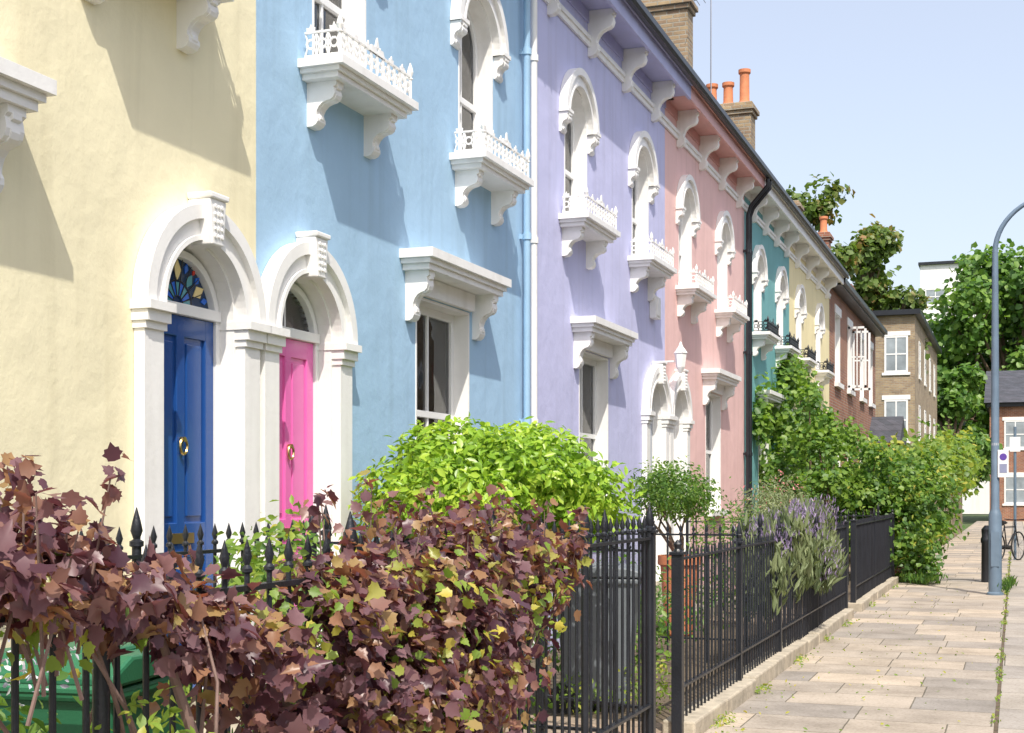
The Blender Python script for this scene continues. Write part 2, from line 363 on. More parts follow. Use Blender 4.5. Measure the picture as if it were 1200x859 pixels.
def window(parts,c,h,z0,z1,arched,spring=None,curt=True,xf=-.13):
    W,F,G,C,Rm=parts
    if arched:
        out=arch(c,h,spring,z0); inn=arch(c,h-.022,spring,z0+.02); fr=arch(c,h-.022,spring,z0+.02); fi=arch(c,h-.075,spring,z0+.09)
        top=spring+h
    else:
        out=rect(c,h,z0,z1); inn=rect(c,h-.022,z0+.02,z1-.022); fr=inn; fi=rect(c,h-.08,z0+.1,z1-.09); top=z1
    W.prism('x',out,-.29,.005,[inn])
    F.prism('x',fr,xf-.05,xf,[fi])
    zm=(z0+top)/2 if not arched else z0+(spring-z0)*.55
    F.box(xf-.045,xf+.004,c-h+.07,c+h-.07,zm-.025,zm+.03)
    F.box(xf-.04,xf-.006,c-.014,c+.014,z0+.08,(top-.07))
    G.prism('x',fi,xf-.032,xf-.026)
    if curt:
        for (a,b) in ([(c-h+.05,c-h*.15),(c+h*.3,c+h-.05)] if h>.5 else [(c-h+.05,c+h-.05)]):
            n=40; vs=[];fs=[]
            zt=top-.08 if not arched else spring+.05
            for i in range(n+1):
                y=a+(b-a)*i/n; x=xf-.11+.014*math.sin(i*1.1)+.008*math.sin(i*2.7)
                vs+=[(x,y,z0+.02),(x+.005,y,zt)]
            for i in range(n): fs.append((2*i,2*i+2,2*i+3,2*i+1))
            C.add(vs,fs)
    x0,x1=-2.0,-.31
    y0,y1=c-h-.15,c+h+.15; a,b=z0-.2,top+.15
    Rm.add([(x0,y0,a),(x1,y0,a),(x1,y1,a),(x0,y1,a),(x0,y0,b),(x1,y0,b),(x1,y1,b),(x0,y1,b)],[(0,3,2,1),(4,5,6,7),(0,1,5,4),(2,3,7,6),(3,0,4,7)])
ZE=6.90
def house(name,y0,y1,side,wall,door,trim,fret_m,doff=.6,stained=False,gutter=None,curt=True,offs=(1.22,3.72,3.08),bz=4.35,bdz=(0,0),hz=0.):
    E=grp(name)
    W,F,G,C,Rm,R,Wl,D=MB(),MB(),MB(),MB(),MB(),MB(),MB(),MB()
    T=MB(); BRs=MB(); Gt=MB(); Sl=MB(); Ld=MB()
    parts=(W,F,G,C,Rm)
    pos=lambda o:(y0+o if side=='L' else y1-o)
    dc,u1,u2,gw=pos(doff),pos(offs[0]),pos(offs[1]),pos(offs[2])
    r=.41; sp=2.63; zb=.45; us=5.53; ur=.40; gz0,gz1,gh=1.34,3.15+hz,.56
    uzs=(bz+.125+bdz[0],bz+.125+bdz[1])
    holes=[arch(dc,r,sp,zb),arch(u1,ur,us,uzs[0]),arch(u2,ur,us,uzs[1]),rect(gw,gh,gz0,gz1)]
    Wl.prism('x',[(y0,-.05),(y0,ZE),(y1,ZE),(y1,-.05)],-.3,0,holes)
    Wl.box(-8.5,-.3,y0,y0+.1,-.05,ZE); Wl.box(-8.5,-.3,y1-.1,y1,-.05,ZE); Wl.box(-8.6,-8.5,y0,y1,-.05,ZE)
    for k,c in enumerate((u1,u2)):
        window(parts,c,ur,uzs[k],None,True,us,curt=False)
        W.prism('x',halfring(c,us,ur+.0,ur+.15),0.003,.06)
        W.prism('x',halfring(c,us,ur+.11,ur+.185),.003,.095)
        W.prism('x',halfring(c,us,ur+.0,ur+.025),.06,.075)
        for s in(-1,1):
            bracket(W,c+s*(ur+.10),.15,us+.0,.20,.10)
            W.box(.003,.11,c+s*(ur+.10)-.09,c+s*(ur+.10)+.09,us-.0,us+.035)
        balcony(W,R,c,.60,bz+bdz[k])
    window(parts,gw,gh,gz0,gz1,False,curt=curt)
    ht=gz1+.16
    slabprof(W,gw-.80,gw+.80,ht,ht+.155,.28)
    W.box(.003,.05,gw-.58,gw+.58,gz1+.01,ht-.003)
    for s in(-1,1): bracket(W,gw+s*.69,.12,ht,.38,.20)
    W.box(-.1,.12,gw-gh-.08,gw+gh+.08,gz0-.09,gz0-.002)
    xs=.07
    W.prism('x',arch(dc,r,sp,zb),-.29,.01,[arch(dc,r-.02,sp,zb+.001)])
    W.prism('x',halfring(dc,sp,r,r+.18,32),.003,xs)
    W.prism('x',halfring(dc,sp,r+.12,r+.20,32),.003,xs+.035)
    W.prism('x',halfring(dc,sp,r+.0,r+.03,32),xs,xs+.018)
    for s in(-1,1):
        c=dc+s*(r+.093)
        W.box(.003,xs,c-.088,c+.088,.0,sp-.15)
        W.box(.003,xs+.02,c-.095,c+.095,.0,.30)
        W.box(-.1,xs+.015,c-.098,c+.098,sp-.15,sp-.11)
        W.box(-.1,xs+.035,c-.108,c+.108,sp-.11,sp-.05)
        W.box(-.1,xs+.06,c-.120,c+.120,sp-.05,sp-.001)
    K=MB()
    K.prism('x',[(dc-.06,sp+r-.03),(dc-.085,sp+r+.23),(dc+.085,sp+r+.23),(dc+.06,sp+r-.03)],.0,xs+.08)
    K.prism('x',[(dc-.09,sp+r+.23),(dc-.10,sp+r+.265),(dc+.10,sp+r+.265),(dc+.09,sp+r+.23)],.0,xs+.095)
    K.obj('keystone',M['white'],E,bevel=.008)
    K2=MB()
    for j in range(5):
        for i in(-1,0,1):
            zz=sp+r+.02+j*.042; yy=dc+i*.034
            K2.prism('x',circ(yy,zz,.015 if (i+j)%2 else .011,8),xs+.078,xs+.089)
    K2.obj('keystone_relief',M['white'],E,bevel=.003)
    # door leaf
    xd=-.10; ih=r-.02; tz=sp+.06
    F.box(xd-.06,xd+.015,dc-ih,dc-ih+.045,zb,sp-.02); F.box(xd-.06,xd+.015,dc+ih-.045,dc+ih,zb,sp-.02)
    F.box(xd-.06,xd+.03,dc-ih+.01,dc+ih-.01,tz-.065,tz)
    F.prism('x',halfring(dc,sp-.02,ih-.045,ih),xd-.06,xd+.015)
    dw=ih-.047; dt=tz-.067
    D.box(xd-.05,xd-.02,dc-dw,dc+dw,zb,dt)
    x1=xd-.002
    H=dt-zb
    for (a,b) in((-dw,-dw+.09),(-.04,.04),(dw-.09,dw)): D.box(xd-.03,x1,dc+a,dc+b,zb,dt)
    for (a,b) in((0,.2),(.78,.98),(H-.12,H)):
        D.box(xd-.03,x1-.001,dc-dw,dc+dw,zb+a,zb+b)
    for sgn in(-1,1):
        cc=dc+sgn*(dw-.09+.04)/2
        for (a,b) in((.2,.78),(.98,H-.12)):
            hw=(dw-.09-.04)/2
            D.box(xd-.03,x1-.006,cc-hw+.03,cc+hw-.03,zb+a+.035,zb+b-.035)
    Bm=MB()
    kp=[(dc+.0+.035*math.cos(t*math.pi/8),zb+1.42+.045*math.sin(t*math.pi/8)) for t in range(17)]
    Bm.tube([(x1+.02,a,b) for a,b in kp],.008,6); Bm.tube([(x1,dc,zb+1.46),(x1+.03,dc,zb+1.46)],.016,8)
    Bm.tube([(x1,dc-dw+.05,zb+.95),(x1+.05,dc-dw+.05,zb+.95)],[.012,.028],10)
    Bm.box(x1,x1+.012,dc-.12,dc+.12,zb+.86,zb+.92)
    Bm.obj('door_furniture',M['brass'],E,smooth=True)
    # fanlight
    fr=ih-.045; a0_=math.asin((tz-sp+.02)/fr)
    hs=[(dc+fr*math.cos(a0_+(math.pi-2*a0_)*i/20),sp-.02+fr*math.sin(a0_+(math.pi-2*a0_)*i/20)) for i in range(21)]
    if stained:
        SG=MB(); SG.prism('x',hs,xd-.04,xd-.03); SG.obj('fanlight_glass',M['sg_dark'],E)
        Y,Bl,Rd,Te=MB(),MB(),MB(),MB()
        cz0=tz
        def kite(mb,ang,rad,s,d=0):
            cy=dc+rad*math.cos(ang); cz=cz0+rad*.82*math.sin(ang)
            ca,sa=math.cos(ang),math.sin(ang)
            mb.prism('x',[(cy+ca*s,cz+sa*s),(cy-sa*s*.6,cz+ca*s*.6),(cy-ca*s,cz-sa*s),(cy+sa*s*.6,cz-ca*s*.6)],xd-.029,xd-.024+d)
        for a in(.5,1.57,2.64): kite(Y,a,.245,.062)
        for a in(.98,2.16): kite(Rd,a,.30,.022,.001); kite(Te,a,.22,.05)
        for a in(.22,.78,1.25,1.9,2.4,2.92): kite(Bl,a,.28,.034,.002)
        for i in range(9):
            a0=math.pi*i/9+.04; a1=math.pi*(i+1)/9-.04
            (Bl if i%2 else Te).prism('x',[(dc+.05*math.cos(a0),cz0+.05*math.sin(a0)),(dc+.13*math.cos(a0),cz0+.13*math.sin(a0)),(dc+.13*math.cos(a1),cz0+.13*math.sin(a1)),(dc+.05*math.cos(a1),cz0+.05*math.sin(a1))],xd-.029,xd-.025)
        Y.obj('stained_yellow',M['sg_yel'],E); Bl.obj('stained_blue',M['sg_blue'],E); Rd.obj('stained_red',M['sg_red'],E); Te.obj('stained_teal',M['sg_teal'],E)
        for i in range(1,9):
            a=math.pi*i/9; rr=fr*.80; Ld.tube([(xd-.022,dc+.05*math.cos(a),cz0+.05*math.sin(a)),(xd-.022,dc+rr*math.cos(a),cz0+rr*.98*math.sin(a))],.003,5)
        for rr in(.05,.14):
            Ld.tube([(xd-.022,dc+rr*math.cos(math.pi*i/12),cz0+rr*math.sin(math.pi*i/12)) for i in range(13)],.003,5)
        Ld.obj('leading',M['lead'],E)
    else:
        G.prism('x',hs,xd-.036,xd-.030)
        F.box(xd-.045,xd-.025,dc-.01,dc+.01,tz-.01,sp+fr-.03)
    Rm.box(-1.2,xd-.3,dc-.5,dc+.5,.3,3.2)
    St=MB(); St.box(-.17,.16,dc-.48,dc+.48,-.05,.45); St.box(.16,.46,dc-.52,dc+.52,-.05,.30); St.box(.46,.76,dc-.52,dc+.52,-.05,.15)
    St.obj('door_steps',M['plinth'],E,bevel=.01)
    # cornice
    T.box(0,.34,y0,y1,ZE,ZE+.04); T.box(.32,.36,y0,y1,ZE-.06,ZE+.20); T.box(.36,.385,y0,y1,ZE+.12,ZE+.21); T.box(-.05,.02,y0,y1,ZE-.14,ZE)
    T.obj('eaves_fascia',trim,E,bevel=.005)
    W.box(0.002,.05,y0,y1,ZE-.34,ZE-.29); W.box(0.002,.03,y0,y1,ZE-.40,ZE-.34)
    n=4; sp_=(y1-y0)/n
    for i in range(n): bracket(BRs,y0+sp_*(i+.5),.095,ZE,.50,.31)
    BRs.obj('eaves_brackets',M['white'],E,bevel=.006)
    zt=ZE+.205
    Gt.prism('y',[(.385,zt),(.385,zt-.07),(.41,zt-.105),(.46,zt-.105),(.485,zt-.07),(.485,zt)],y0,y1); Gt.obj('gutter',gutter or M['iron'],E)
    Sl.prism('y',[(.44,zt+.01),(-4.2,10.7),(-8.9,zt+.01),(-8.8,zt-.08),(-4.2,10.58),(.42,zt-.09)],y0,y1); Sl.obj('slate_roof',M['slate'],E)
    PW=MB(); PW.prism('y',[(.1,ZE),(.1,ZE+.62),(-4.2,11.0),(-8.6,7.5),(-8.6,ZE)],y1-.14,y1+.14); PW.obj('party_parapet',M['stock'],E)
    Wl.obj('front_wall',wall,E,fix=True); W.obj('white_mouldings',M['white'],E,bevel=.005)
    F.obj('window_frames',M['frame'],E,bevel=.004); G.obj('glass',M['glass'],E)
    if C.v: C.obj('curtains',M['curtain'],E)
    Rm.obj('rooms',M['room'],E); R.obj('balcony_ironwork',fret_m,E); D.obj('door',door,E,bevel=.005)
    return E
def chimney(E,y,x0=-1.8,x1=-.75,top=9.75,mat_=None,pots=(.5,.5,.74),w=.26):
    C=MB(); C.box(x0,x1,y-w,y+w,7.4,top-.25); C.box(x0-.04,x1+.04,y-w-.04,y+w+.04,top-.25,top-.17); C.box(x0-.08,x1+.08,y-w-.08,y+w+.08,top-.17,top-.08); C.box(x0-.03,x1+.03,y-w-.03,y+w+.03,top-.08,top)
    C.obj('chimney_stack',mat_ or M['stock'],E,bevel=.01)
    if not pots: return
    P=MB(); n=len(pots)
    for i in range(n):
        x=x0+.18+(x1-x0-.36)*i/max(1,n-1); h=pots[i]
        P.lathe(x,y,[(.14,top),(.13,top+.05),(.105,top+.1),(.10,top+h-.1),(.13,top+h-.07),(.13,top+h),(.09,top+h),(.085,top+h-.1)],14)
    P.obj('chimney_pots',M['terra'],E,smooth=True)

WH=M['white']; IR=M['iron']
h0=house('terraced_house',1.9,7.38,'R',M['cream'],M['doorblue'],M['cream_t'],WH,doff=.66,stained=True,bdz=(.03,.03),hz=.03)
h1=house('terraced_house',7.38,12.32,'L',M['blue'],M['doorpink'],M['blue_t'],WH,doff=.58,offs=(1.12,3.67,2.95),bdz=(-.03,-.05))
h2=house('terraced_house',12.32,17.88,'R',M['lilac'],M['doorgrey'],M['lilac_t'],WH,doff=.62,offs=(1.28,3.95,3.28))
h3=house('terraced_house',17.88,23.59,'L',M['pink'],M['frame'],M['pink_t'],WH,doff=.62,offs=(1.2,3.82,3.12))
h4=house('terraced_house',23.59,28.6,'R',M['teal'],M['doorgrey'],WH,IR,doff=.62)
h5=house('terraced_house',28.6,35.1,'L',M['yellow'],M['doorgrey'],WH,IR,doff=.62,offs=(1.3,4.4,3.6))
chimney(h1,12.32,top=10.4); chimney(h2,17.88,top=10.4); chimney(h3,23.59,top=10.3,x1=-.95,w=.22); chimney(h4,28.6,top=9.75); chimney(h5,35.1,top=9.0,pots=())
A=MB(); A.tube([(-.5,23.2,7.5),(-.5,23.2,10.55)],.012,6)
for i in range(6):
    A.tube([(-.75+i*.1,22.95,10.1+.03*i),(-.75+i*.1,23.45,10.1+.03*i)],.006,5)
A.tube([(-.8,23.2,10.1),(-.2,23.2,10.28)],.009,5)
A.obj('tv_aerial',M['steel'],h3)
def pipe(name,x,y,m,E,z0=0.1,z1=ZE,r=.033):
    P=MB(); P.tube([(x,y,z0),(x,y,z1-.5),(x+.05,y,z1-.35),(x+.34,y,z1-.02),(x+.34,y,z1+.1)],r,12)
    z=z0+.4
    while z<z1-.6:
        P.tube([(x,y,z),(x,y,z+.06)],r*1.3,12); P.box(0.0,x,y-.02,y+.02,z+.01,z+.05); z+=1.75
    P.obj(name,m,E,smooth=True)
pipe('drainpipe',.07,12.18,M['blue_t'],h1); pipe('drainpipe',.07,12.38,WH,h2)
pipe('drainpipe',.08,23.50,IR,h3); pipe('drainpipe',.08,23.72,IR,h4)
B=MB(); B.box(.002,.09,17.05,17.30,3.85,4.13); B.box(.09,.10,17.08,17.27,3.88,4.10); B.obj('alarm_box',WH,h2,bevel=.01)
B=MB(); B.lathe(.22,17.86,[(.02,3.2),(.06,3.28),(.08,3.45),(.095,3.47),(.03,3.56),(.01,3.62)],6); B.tube([(.0,17.86,3.36),(.14,17.86,3.36)],.012,6); B.obj('wall_lantern',WH,h2)

# ------------------------------------------------------------------ brick houses beyond
def brick_house(name,y0,y1,m,opens=False):
    E=grp(name); Wl,W,F,G,C,Rm=MB(),MB(),MB(),MB(),MB(),MB()
    parts=(W,F,G,C,Rm); L=y1-y0
    ws=[(y0+L*.28,.55),(y0+L*.74,.55)]
    holes=[]
    for c,h in ws:
        holes.append(rect(c,h,4.5,6.3)); holes.append(rect(c,h,1.2,3.1))
    Wl.prism('x',[(y0,-.05),(y0,7.0),(y1,7.0),(y1,-.05)],-.3,0,holes)
    Wl.box(-8,-.3,y0,y0+.2,-.05,7.0); Wl.box(-8,-.3,y1-.2,y1,-.05,7.0)
    for k,(c,h) in enumerate(ws):
        for (a,b) in((4.5,6.3),(1.2,3.1)):
            window(parts,c,h,a,b,False,curt=True)
            W.box(-.1,.1,c-h-.1,c+h+.1,a-.12,a-.002); W.box(.002,.03,c-h-.1,c+h+.1,b+.002,b+.22)
            if opens and a>4 and k==1:
                for s in(-1,1):
                    yh=c+s*h
                    F.box(.02,.52,yh-.02,yh+.02,a+.05,a+.11);F.box(.02,.52,yh-.02,yh+.02,b-.11,b-.05)
                    F.box(.02,.08,yh-.02,yh+.02,a+.05,b-.05);F.box(.46,.52,yh-.02,yh+.02,a+.05,b-.05);F.box(.08,.46,yh-.02,yh+.02,(a+b)/2-.02,(a+b)/2+.02);F.box(.25,.28,yh-.02,yh+.02,a+.05,b-.05)
    Wl.obj('brick_wall',m,E); W.obj('stone_trim',M['white'],E); F.obj('window_frames',M['frame'],E); G.obj('glass',M['glass'],E); C.obj('curtains',M['curtain'],E); Rm.obj('rooms',M['room'],E)
    R=MB(); R.prism('y',[(.35,7.0),(-4,10.1),(-8.3,7.0)],y0,y1); R.obj('slate_roof',M['slate'],E)
    R=MB(); R.box(0,.3,y0,y1,6.85,6.98); R.box(.3,.4,y0,y1,6.90,7.02); R.obj('gutter',IR,E)
    return E
b1=brick_house('brick_terraced_house',35.1,41.2,M['red'],True)
b2=brick_house('brick_terraced_house',41.2,47.2,M['red'])
chimney(b1,41.2,top=9.3,mat_=M['red'],pots=(.5,.5)); chimney(b2,47.0,top=8.6,mat_=M['red'],pots=())
P=MB(); P.prism('x',[(44.5,3.2),(46,4.1),(47.5,3.2)],0,1.0); P.obj('porch_roof',M['slate'],b2)
P=MB(); P.box(0,.8,44.6,47.4,-.05,3.2); P.obj('bay',M['red'],b2)
def block(name,x0,x1,y0,y1,h,m,wins_s,wins_e=(),roof=True):
    E=grp(name); W=MB(); W.box(x0,x1,y0,y1,-.1,h); W.obj('walls',m,E)
    T=MB(); T.box(x0-.15,x1+.25,y0-.25,y1+.25,h,h+.22); T.obj('parapet_coping',M['iron'] if roof else M['white'],E)
    F=MB();G=MB();L=MB()
    for (c,hw,a,b) in wins_s: # on -y wall, c is x
        F.box(c-hw,c+hw,y0-.03,y0+.02,a,a+.08);F.box(c-hw,c+hw,y0-.03,y0+.02,b-.08,b);F.box(c-hw,c-hw+.08,y0-.03,y0+.02,a+.08,b-.08);F.box(c+hw-.08,c+hw,y0-.03,y0+.02,a+.08,b-.08)
        F.box(c-.03,c+.03,y0-.028,y0+.02,a+.08,b-.08);F.box(c-hw+.08,c+hw-.08,y0-.026,y0+.02,(a+b)/2-.03,(a+b)/2+.03)
        G.box(c-hw+.06,c+hw-.06,y0-.01,y0+.03,a+.06,b-.06)
        L.box(c-hw-.1,c+hw+.1,y0-.06,y0+.02,a-.12,a-.003); L.box(c-hw-.1,c+hw+.1,y0-.04,y0+.02,b+.003,b+.2)
    for (c,hw,a,b) in wins_e:
        F.box(x1-.02,x1+.03,c-hw,c+hw,a,a+.08);F.box(x1-.02,x1+.03,c-hw,c+hw,b-.08,b);F.box(x1-.02,x1+.03,c-hw,c-hw+.08,a+.08,b-.08);F.box(x1-.02,x1+.03,c+hw-.08,c+hw,a+.08,b-.08)
        F.box(x1-.02,x1+.026,c-hw+.08,c+hw-.08,(a+b)/2-.03,(a+b)/2+.03)
        G.box(x1-.03,x1+.01,c-hw+.06,c+hw-.06,a+.06,b-.06)
        L.box(x1-.02,x1+.06,c-hw-.1,c+hw+.1,a-.12,a-.003)
    if F.v:
        F.obj('window_frames',M['frame'],E);G.obj('window_panes',M['panes'],E);L.obj('sills_lintels',M['white'],E)
    return E
M['panes']=mat('pale_panes',(.30,.34,.37),rough=.15,var=.3,scale=1.2)
fl=block('brick_flats',-7,.29,62,80,9.4,M['stock'],[(-.5,.5,1.2,2.6),(-.5,.5,3.9,5.7),(-.5,.5,6.9,8.5),(-3,.6,3.9,5.7),(-3,.6,6.9,8.5)],[(c,.5,a,a+1.6) for c in(65,69,73,77) for a in(1.2,4.0,6.9)])
rb=block('brick_house',3.0,14,84,96,6.6,M['red'],[(c,.6,a,a+1.6) for c in(4.4,6.8,9.2,11.6) for a in(1.0,4.2)],())
T=MB(); T.prism('x',[(83.5,6.83),(90,9.2),(96.5,6.83)],2.7,14.3); T.obj('pitched_roof',M['slate'],rb)
wb=block('white_apartment_block',-3.0,5,118,130,20.5,M['white'],[(c,.8,a,a+1.3) for c in(-1.8,.5,3) for a in(11,14,17.2)],(),True)
wb2=block('distant_brick_block',6.0,14,135,150,23.5,M['stock'],[(c,.8,a,a+1.6) for c in(7.5,9.5,11.5) for a in(14,18,20)],(),False)
for i in range(6):
    y=4+i*9.0
    E=block('brick_terrace_opposite',12.5,20,y,y+8.98,7.4,M['stock'] if i%2 else M['red'],[],())
    f=MB();g=MB()
    for c in(y+2.2,y+6.6):
        for a in(1.2,4.4):
            f.prism('x',rect(c,.6,a,a+1.8),12.46,12.52,[rect(c,.5,a+.1,a+1.7)]); g.box(12.49,12.52,c-.5,c+.5,a+.1,a+1.7); f.box(12.47,12.52,c-.5,c+.5,a+.88,a+.93)
    f.obj('window_frames',M['frame'],E); g.obj('window_panes',M['panes'],E)

# ------------------------------------------------------------------ ground
def sheet(name,x0,x1,y0,y1,z,m,thick=.1):
    b=MB(); b.box(x0,x1,y0,y1,z-thick,z); return b.obj(name,m)
G_=MB(); G_.add([(-500,-500,-.16),(500,-500,-.16),(500,500,-.16),(-500,500,-.16)],[(0,1,2,3)]); G_.obj('ground',M['grass'])
sheet('road',4.93,10.4,-30,83,-.12,M['asphalt'],.03)
sheet('pavement',2.34,4.27,-12,83,0.0,M['slab'])
sheet('pavement',4.30,4.76,-12,83,-.004,M['kerbstone'],.1)
sheet('kerb',4.775,4.93,-12,83,.0,M['plinth'],.14)
sheet('joint_soil',4.26,4.31,-12,83,-.01,M['soil'],.1)
sheet('pavement_opposite',10.4,12.5,-12,83,0,M['slab'])
sheet('garden_ground',0.0,2.3,-4,60,-.004,M['soil'],.1)
pt=MB()
for c in(6.72,7.96,17.26,18.5,27.98,29.22): pt.box(.76,2.34,c-.5,c+.5,-.02,.02)
pt.box(.5,2.34,8.5,9.2,-.02,.016)
pt.obj('garden_path',M['tile'])
pl=MB()
def plinth(y0,y1,x=2.35,h=.12,w=.11):
    y=y0
    while y<y1-.05:
        l=min(random.uniform(.7,1.3),y1-y)
        j=random.uniform(-.008,.008); pl.box(x-w+j,x+w+j,y+.004,y+l-.004,-.05,h+random.uniform(-.012,.012)); y+=l
plinth(-3,7.97); plinth(8.72,18.0); plinth(18.9,25.2)
pl.obj('stone_plinth',M['plinth'],None,bevel=.014)
b=MB()
y=-20
while y<80: b.box(7.6,7.7,y,y+2,-.118,-.114); y+=5
b.obj('road_markings',M['white'])

# ------------------------------------------------------------------ railings
def railing(name,p0,p1,base,rail,spike,posts=(0,1),sp=.12,low=.22,tip='spear',r=.0085,postr=.02):
    b=MB(); p0=Vector((*p0,0)); p1=Vector((*p1,0)); L=(p1-p0).length; d=(p1-p0)/L; nrm=Vector((-d.y,d.x,0))
    def rl(z,h=.008,w=.018):
        q=[p0+nrm*w,p1+nrm*w,p1-nrm*w,p0-nrm*w]
        b.add([(v.x,v.y,z-h) for v in q]+[(v.x,v.y,z+h) for v in q],[(0,1,2,3),(7,6,5,4),(0,4,5,1),(1,5,6,2),(2,6,7,3),(3,7,4,0)])
    rl(rail); rl(base+low)
    n=int(L/sp)
    for i in range(n+1):
        p=p0+d*(L*i/n); x,y=p.x+random.uniform(-.002,.002),p.y+random.uniform(-.002,.002)
        if tip=='spear':
            b.lathe(x,y,[(r,base),(r,spike-.10),(r*1.9,spike-.095),(r*1.9,spike-.085),(r*.9,spike-.075),(r*1.8,spike-.05),(.001,spike)],8)
        else:
            b.lathe(x,y,[(r,base),(r,spike-.03),(.002,spike)],8)
    for t in posts:
        p=p0+d*(L*t)
        b.lathe(p.x,p.y,[(postr,base-.05),(postr,rail+.04),(postr*1.5,rail+.045),(postr*1.5,rail+.065),(postr*.7,rail+.075),(postr*1.3,rail+.11),(postr*.9,rail+.15),(.002,rail+.21)],10)
    return b.obj(name,M['iron'],smooth=True)
railing('iron_railing',(2.35,-2.5),(2.35,7.97),.11,1.33,1.47,posts=[i/8 for i in range(9)],postr=.021)
def f2(y0,y1,ps):
    return railing('iron_railing',(2.35,y0),(2.35,y1),.11,1.17,1.24,posts=[(p-y0)/(y1-y0) for p in ps],sp=.115,tip='plain')
f2(8.72,18.0,[10.8,12.74,15.3])
f2(19.0,25.1,[21.8])
def gpost(y,h=1.3,x=2.35,s=.035):
    b=MB(); b.box(x-s,x+s,y-s,y+s,-.02,h); b.box(x-s-.012,x+s+.012,y-s-.012,y+s+.012,h,h+.02); b.lathe(x,y,[(.03,h+.02),(.02,h+.04),(.03,h+.07),(.003,h+.1)],8); return b.obj('iron_gatepost',M['iron'],None,bevel=.004)
gpost(7.99,1.36,s=.028); gpost(8.70,1.2); gpost(18.0,1.22); gpost(18.95,1.22); gpost(25.2,1.22); gpost(12.74,1.2,s=.026); gpost(10.8,1.2,s=.022)
railing('iron_gate',(2.30,8.04),(1.55,8.30),.08,1.25,1.36,posts=(0,1),sp=.1)
railing('iron_railing',(.9,3.2),(.9,6.6),.05,1.33,1.46,posts=(0,.5,1),sp=.12)
railing('iron_railing',(.4,7.36),(2.25,7.36),.05,1.30,1.44,posts=(0,1),sp=.12)
railing('iron_railing',(.3,12.32),(2.25,12.32),.05,1.22,1.32,posts=(0,1),sp=.12)
railing('iron_railing',(.3,17.9),(2.25,17.9),.05,1.22,1.32,posts=(0,1),sp=.12)
railing('iron_railing',(.3,23.6),(2.25,23.6),.05,1.22,1.32,posts=(0,1),sp=.12)

# ------------------------------------------------------------------ bins & pots
def bin_(name,x,y,m,rot=0):
    E=grp(name); b=MB(); w,dp=.26,.30
    lo=[(-.2,-.22,.06),(.2,-.22,.06),(.2,.22,.06),(-.2,.22,.06)]; hi=[(-w,-dp,.98),(w,-dp,.98),(w,dp,.98),(-w,dp,.98)]
    b.add(lo+hi,[(3,2,1,0),(4,5,6,7),(0,1,5,4),(1,2,6,5),(2,3,7,6),(3,0,4,7)])
    b.box(-w-.02,w+.02,-dp-.02,dp+.02,.94,.985)
    b.obj('body',m,E,bevel=.015)
    l=MB(); l.prism('x',[(-dp-.04,.99),(dp+.05,.99),(dp+.05,1.03),(dp-.05,1.06),(-dp+.08,1.08),(-dp-.04,1.03)],-w-.03,w+.03)
    l.box(-w*.6,w*.6,-dp*.5,dp*.5,1.06,1.085)
    l.obj('lid',m,E,bevel=.012)
    h=MB(); h.tube([(-w,-dp-.09,.99),(w,-dp-.09,.99)],.016,8)
    for s in(-1,1): h.tube([(s*w*.9,-dp,.97),(s*w*.9,-dp-.09,.99)],.014,6)
    h.obj('handle',m,E)
    wv=MB()
    for s in(-1,1):
        wv.prism('x',circ(-.24,.1,.1,18),s*.24-.025,s*.24+.025)
    wv.obj('wheels',M['rubber'],E)
    E.location=(x,y,0); E.rotation_euler=(0,0,rot); return E
bin_('wheelie_bin',1.45,3.85,M['bin_green'],math.radians(8))
bin_('wheelie_bin',1.5,9.75,M['bin_grey'],math.radians(-80))
E=grp('terracotta_planter')
b=MB(); b.lathe(.85,15.1,[(.14,0),(.16,.02),(.21,.78),(.24,.80),(.24,.90),(.205,.90),(.20,.84)],28); b.obj('pot',M['terra'],E,smooth=True)
tp=grp('topiary_bush')
b=MB(); stems(b,(.85,15.1,.8),[(.75+random.uniform(-.3,.3),15.2+random.uniform(-.3,.3),1.5) for _ in range(7)],.02,.006); b.obj('stems',M['bark'],tp)
foliage('leaves',[(.75,15.2,1.64,.52,.54,.34),(.75,15.45,1.57,.42,.37,.28),(.85,14.9,1.68,.37,.3,.26)],T_OVAL,4200,.04,.065,M['l_green'],5,parent=tp,bias=.22,gap=-.5,lumpy=.14)

# ------------------------------------------------------------------ foreground purple bush
pb=grp('purple_leaved_shrub')
PB=[(2.40,2.22,1.45,.20,.22,.11),(2.38,2.50,1.44,.18,.18,.12),(2.38,2.78,1.34,.13,.16,.11),(2.40,3.05,1.23,.15,.17,.13),(2.42,3.4,1.10,.17,.19,.18),
 (2.40,3.75,1.12,.19,.19,.22),(2.40,3.98,1.24,.17,.19,.16),(2.44,4.1,.92,.24,.28,.30),(2.42,4.45,1.28,.19,.22,.20),(2.45,4.5,.95,.25,.30,.32),(2.40,4.9,1.33,.18,.24,.20),
 (2.42,4.95,1.02,.22,.28,.28),(2.40,5.4,1.33,.18,.22,.16),(2.38,5.65,1.2,.16,.22,.18),(2.38,5.98,1.31,.14,.22,.10),(2.44,4.15,.5,.22,.38,.28),(2.42,4.75,.6,.18,.22,.22),(2.42,3.5,.78,.14,.18,.2)]
foliage('leaves',PB,T_LOBE,12000,.030,.074,M['l_purple'],11,parent=pb,gap=-.15,freq=11,inner=.15,lumpy=.42,edge=1.15)
b=MB()
for i,q in enumerate(PB):
    base=(2.25,3.1 if q[1]<3.5 else 4.3 if q[1]<5 else 4.9,0)
    stems(b,base,[(q[0]+random.uniform(-.1,.1),q[1]+random.uniform(-.15,.15),q[2]+random.uniform(0,.1)) for _ in range(2)],.011,.003,.1)
